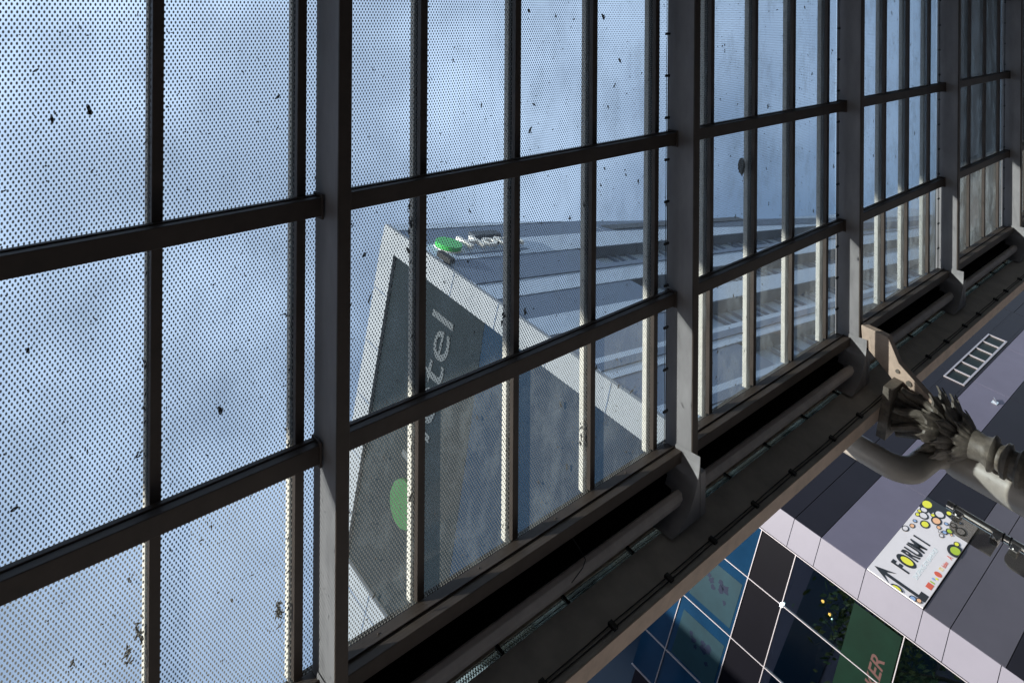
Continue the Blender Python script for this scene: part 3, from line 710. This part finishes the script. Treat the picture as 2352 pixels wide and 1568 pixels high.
# floor bands on the side face
tops = [57.9, 50.45, 42.8, 36.6, 30.4, 24.0, 17.6, 11.2]; hs = [3.7, 4.1, 3.6, 3.8, 3.6, 3.6, 3.6, 3.6]
edges = []
prev = None
WS = 19.0
for i, (zt, h) in enumerate(zip(tops, hs)):
    zb = zt - h
    nxt = tops[i + 1] if i + 1 < len(tops) else 1.6
    m = MB(); hbox(m, 0.35, LEN, 0, 1.2, nxt, zb); m.build('spandrel', 'hotel_light', hotel)
    if i == 1:
        m = MB(); hbox(m, 0.35, LEN, -.12, 0, 45.5, 46.25); m.build('sill_band', 'hotel_mid', hotel)
    if i == 3 or i == 4:
        m = MB(); hbox(m, 0.35, LEN, -.10, 0, zb - 1.5, zb - .7); m.build('sill_band', 'hotel_mid', hotel)
    # blank grey panel before the windows start
    m = MB(); we = WS + (8.5 if i == 0 else (-.5 * i))
    hbox(m, 0.35, we, .06, 1.2, zb + .001, zt - .001); m.build('band_panel', 'hotel_mid', hotel)
    if i == 0:
        m = MB(); m.prism([hp(we, .02, zt - 3.55), hp(LEN, .02, zt - 3.55), hp(LEN, .02, rooftop(LEN) - 2.2 if rooftop(LEN) - 2.2 > zt - 3.5 else zt - 3.4), hp(we, .02, zt - 1.9)], GD * (1.1 * K)); 
        continue
    rec = 1.35
    m = MB(); hbox(m, we, LEN, rec, rec + .04, zb, zt); wp = m.build('window_band', 'hotel_pane', hotel)
    m = MB()
    x = we + .2; k = 0
    while x < 75:
        hbox(m, x, x + .22, rec - .28, rec - .001, zb + .001, zt - .001); x += (1.9, 3.1, 1.3)[k % 3]; k += 1
    m.build('window_mullion', 'hotel_mid', wp)
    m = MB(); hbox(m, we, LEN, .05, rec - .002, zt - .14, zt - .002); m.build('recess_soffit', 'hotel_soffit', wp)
# top wall above the first band, sloping roofline
m = MB(); m.prism([hp(.35, 0, 57.9), hp(24, 0, 57.9), hp(24, 0, rooftop(24)), hp(.35, 0, rooftop(0))], GD * (1.2 * K)); m.build('parapet', 'hotel_light', hotel)
m = MB(); m.prism([hp(27.5, 0, 54.25), hp(LEN, 0, 47.4), hp(LEN, 0, rooftop(LEN)), hp(27.5, 0, rooftop(27.5))], GD * (1.2 * K)); m.build('parapet', 'hotel_mid', hotel)
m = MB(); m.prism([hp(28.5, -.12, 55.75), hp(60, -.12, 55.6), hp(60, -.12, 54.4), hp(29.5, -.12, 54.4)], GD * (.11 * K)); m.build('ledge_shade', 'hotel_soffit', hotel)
# roof railing
m = MB()
for zz in (.7, 1.3): m.tube([hp(15, 1.0, rooftop(15) + zz), hp(75, 1.0, rooftop(75) + zz)], .03, 6)
for k in range(16): m.tube([hp(15 + 4 * k, 1.0, rooftop(15 + 4 * k) - .1), hp(15 + 4 * k, 1.0, rooftop(15 + 4 * k) + 1.3)], .025, 6)
m.build('roof_railing', 'frame_alu', hotel)
# white frame round the dark front
m = MB()
hbox(m, -.02, .349, -.02, 2.1, 1.6, 59.62); m.build('front_frame', 'hotel_frame', hotel)
m = MB()
m.prism([hp(-.02, 2.105, 57.2), hp(-.02, 29.9, 54.6), hp(-.02, 29.9, 57.0), hp(-.02, 2.105, 59.62)], SD * (.37 * K)); m.build('front_frame', 'hotel_frame', hotel)
m = MB()
hbox(m, -.02, .349, 29.905, 36.5, 1.6, 57.0); m.build('front_frame', 'hotel_frame', hotel)
m = MB()
hbox(m, -.045, -.021, 31.55, 31.66, 1.6, 57.0); 
for z in (50, 44, 38, 32, 26, 20): hbox(m, -.045, -.021, 29.91, 36.5, z, z + .1)
for z in range(6, 58, 6): hbox(m, -.045, -.021, 0, 2.1, z, z + .08)
for g in range(6, 29, 5): m.prism([hp(-.045, g, 56.85 - (g - 2.1) * .0935 + .4), hp(-.045, g + .08, 56.85 - (g - 2) * .0935 + .4), hp(-.045, g + .08, 59.5 - (g - 2) * .0935), hp(-.045, g, 59.5 - (g - 2.1) * .0935)], SD * (.024 * K))
m.build('frame_joint', 'hotel_mid', hotel)
m = MB(); m.prism([hp(.30, 2.11, 43.5), hp(.30, 29.9, 40.5), hp(.30, 29.9, 54.59), hp(.30, 2.11, 57.19)], SD * (.5 * K)); m.build('dark_cladding', 'hotel_dark', hotel)
m = MB(); m.prism([hp(.33, 2.11, 1.6), hp(.33, 29.9, 1.6), hp(.33, 29.9, 40.49), hp(.33, 2.11, 43.49)], SD * (.5 * K)); m.build('glass_front', 'hotel_glass', hotel)
# hotel signs
sg = empty('roof_sign', hp(2, -.6, 52), 'green oval and white Hotel letters below the roofline of the pale tower face', 'sign')
fs = Matrix(((SD.x, 0, -GD.x, 0), (SD.y, 0, -GD.y, 0), (0, 1, 0, 0), (0, 0, 0, 1)))
m = MB(); m.prism([hp(3.0 + 1.25 * math.cos(2 * math.pi * j / 28), -.55, 53.1 + 1.35 * math.sin(2 * math.pi * j / 28)) for j in range(28)], GD * (.4 * K)); m.build('oval', 'logo_green', sg)
m = MB(); m.prism([hp(3.0 + 1.32 * math.cos(2 * math.pi * j / 28), -.13, 53.1 + 1.42 * math.sin(2 * math.pi * j / 28)) for j in range(28)], GD * (.1 * K)); m.build('oval_rim', 'letter_white', sg)
text_mesh('Hotel', 3.3 * K, .10, 'lettering', 'letter_white', Matrix.Translation(hp(4.6, -.4, 52.0)) @ fs, sg, sx=.98, bold=.03)
m = MB(); hbox(m, 2.6, 12, -.05, -.002, 51.3, 51.6); m.build('under_strip', 'hotel_mid', sg)  # darker strip on the wall just below the letters
fl = MB(); hbox(fl, .55, 1.15, -.5, -.05, 49.6, 51.6); o = fl.build('floodlight', 'rubber_black'); tag(o, 'black box floodlight on the tower edge below the green oval sign', 'floodlight')
fl = MB(); hbox(fl, 7.6, 11.2, -.35, -.03, 54.75, 55.75); o = fl.build('wall_grille', 'hotel_soffit'); tag(o, 'dark flat grille on the tower wall just above the white letters', 'grille')
sg = empty('front_sign', hp(-.4, 12, 47), 'grey Hotel letters with green oval across the dark tower front', 'sign')
ff = Matrix(((-GD.x, 0, -SD.x, 0), (-GD.y, 0, -SD.y, 0), (0, 1, 0, 0), (0, 0, 0, 1)))
tl = Matrix.Translation(hp(.26, 17.9, 47.0)) @ ff
text_mesh('Hotel', 4.5 * K, .02, 'lettering', 'letter_grey', tl, sg, sx=1.36, bold=.0)
m = MB(); m.prism([hp(-.05, 20.6 + 1.9 * math.cos(2 * math.pi * j / 28), 48.3 + 1.9 * math.sin(2 * math.pi * j / 28)) for j in range(28)], SD * (.3 * K)); m.build('oval', 'logo_dull', sg)

# ------------------------------------------------------------------ unseen building behind the canopy, added to shade its upper glass
shb = empty('shade_building', (-20, -4, 0), 'unseen plain building behind the camera, added to shade the upper canopy glass', 'building')
m = MB(); m.abox(-75, 24, -9, -1.0, 0, 11.4); m.build('wall', 'shade_wall', shb)

sblk = empty('side_shade_block', (-14, 24, 0), 'unseen plain block added to shade the shopping centre side, mirrored in its glass', 'building')
m = MB(); m.abox(-26, -5.6, 9.5, 44, 0, 33); m.build('wall', 'panel_light', sblk)  # unseen block added to keep sun off the shopping centre's side face
for k in range(9):
    m = MB(); m.abox(-5.59, -5.54, 10.5, 43, 1.4 + 3.5 * k, 3.1 + 3.5 * k); m.build('window_band', 'hotel_glass', sblk)

# ------------------------------------------------------------------ street trees (seen mirrored in the shop glass)
def tree(x, y, h, r, seed, label):
    rn = random.Random(seed); t = empty('street_tree', (x, y, 0), label, 'tree', 'street trees')
    m = MB(); m.tube([(x, y, 0), (x + .1, y, h * .3), (x - .1, y + .1, h * .62)], [.24, .19, .10], 10)
    tips = []
    for k in range(10):
        a = rn.uniform(0, 6.28); z0 = h * rn.uniform(.3, .55)
        e = Vector((x + r * .75 * math.cos(a), y + r * .75 * math.sin(a), h * rn.uniform(.55, .92))); tips.append(e)
        m.tube([(x, y, z0), tuple(Vector((x, y, z0)).lerp(e, .5) + Vector((0, 0, .4))), tuple(e)], [.09, .05, .02], 6)
    m.build('trunk', 'bark', t)
    m = MB()
    for k in range(3000):
        c = rn.choice(tips) + Vector((rn.gauss(0, r * .26), rn.gauss(0, r * .26), rn.gauss(0, r * .24)))
        n = Vector((rn.gauss(0, 1), rn.gauss(0, 1), rn.gauss(0, 1))).normalized(); a = n.orthogonal() * rn.uniform(.08, .17); b = n.cross(a.normalized()) * rn.uniform(.05, .10)
        m.add([c - a, c - b * .9, c + a, c + b], [(0, 1, 2, 3)], rn.randint(0, 1))
    m.build('crown', ['foliage', 'foliage_light'], t)
tree(-2.2, 13.2, 12.5, 2.6, 1, 'leafy street tree nearer the shop windows, mirrored in their glass')
tree(-3.0, 18.0, 12.5, 2.8, 2, 'leafy street tree farther up the side street, mirrored in glass')
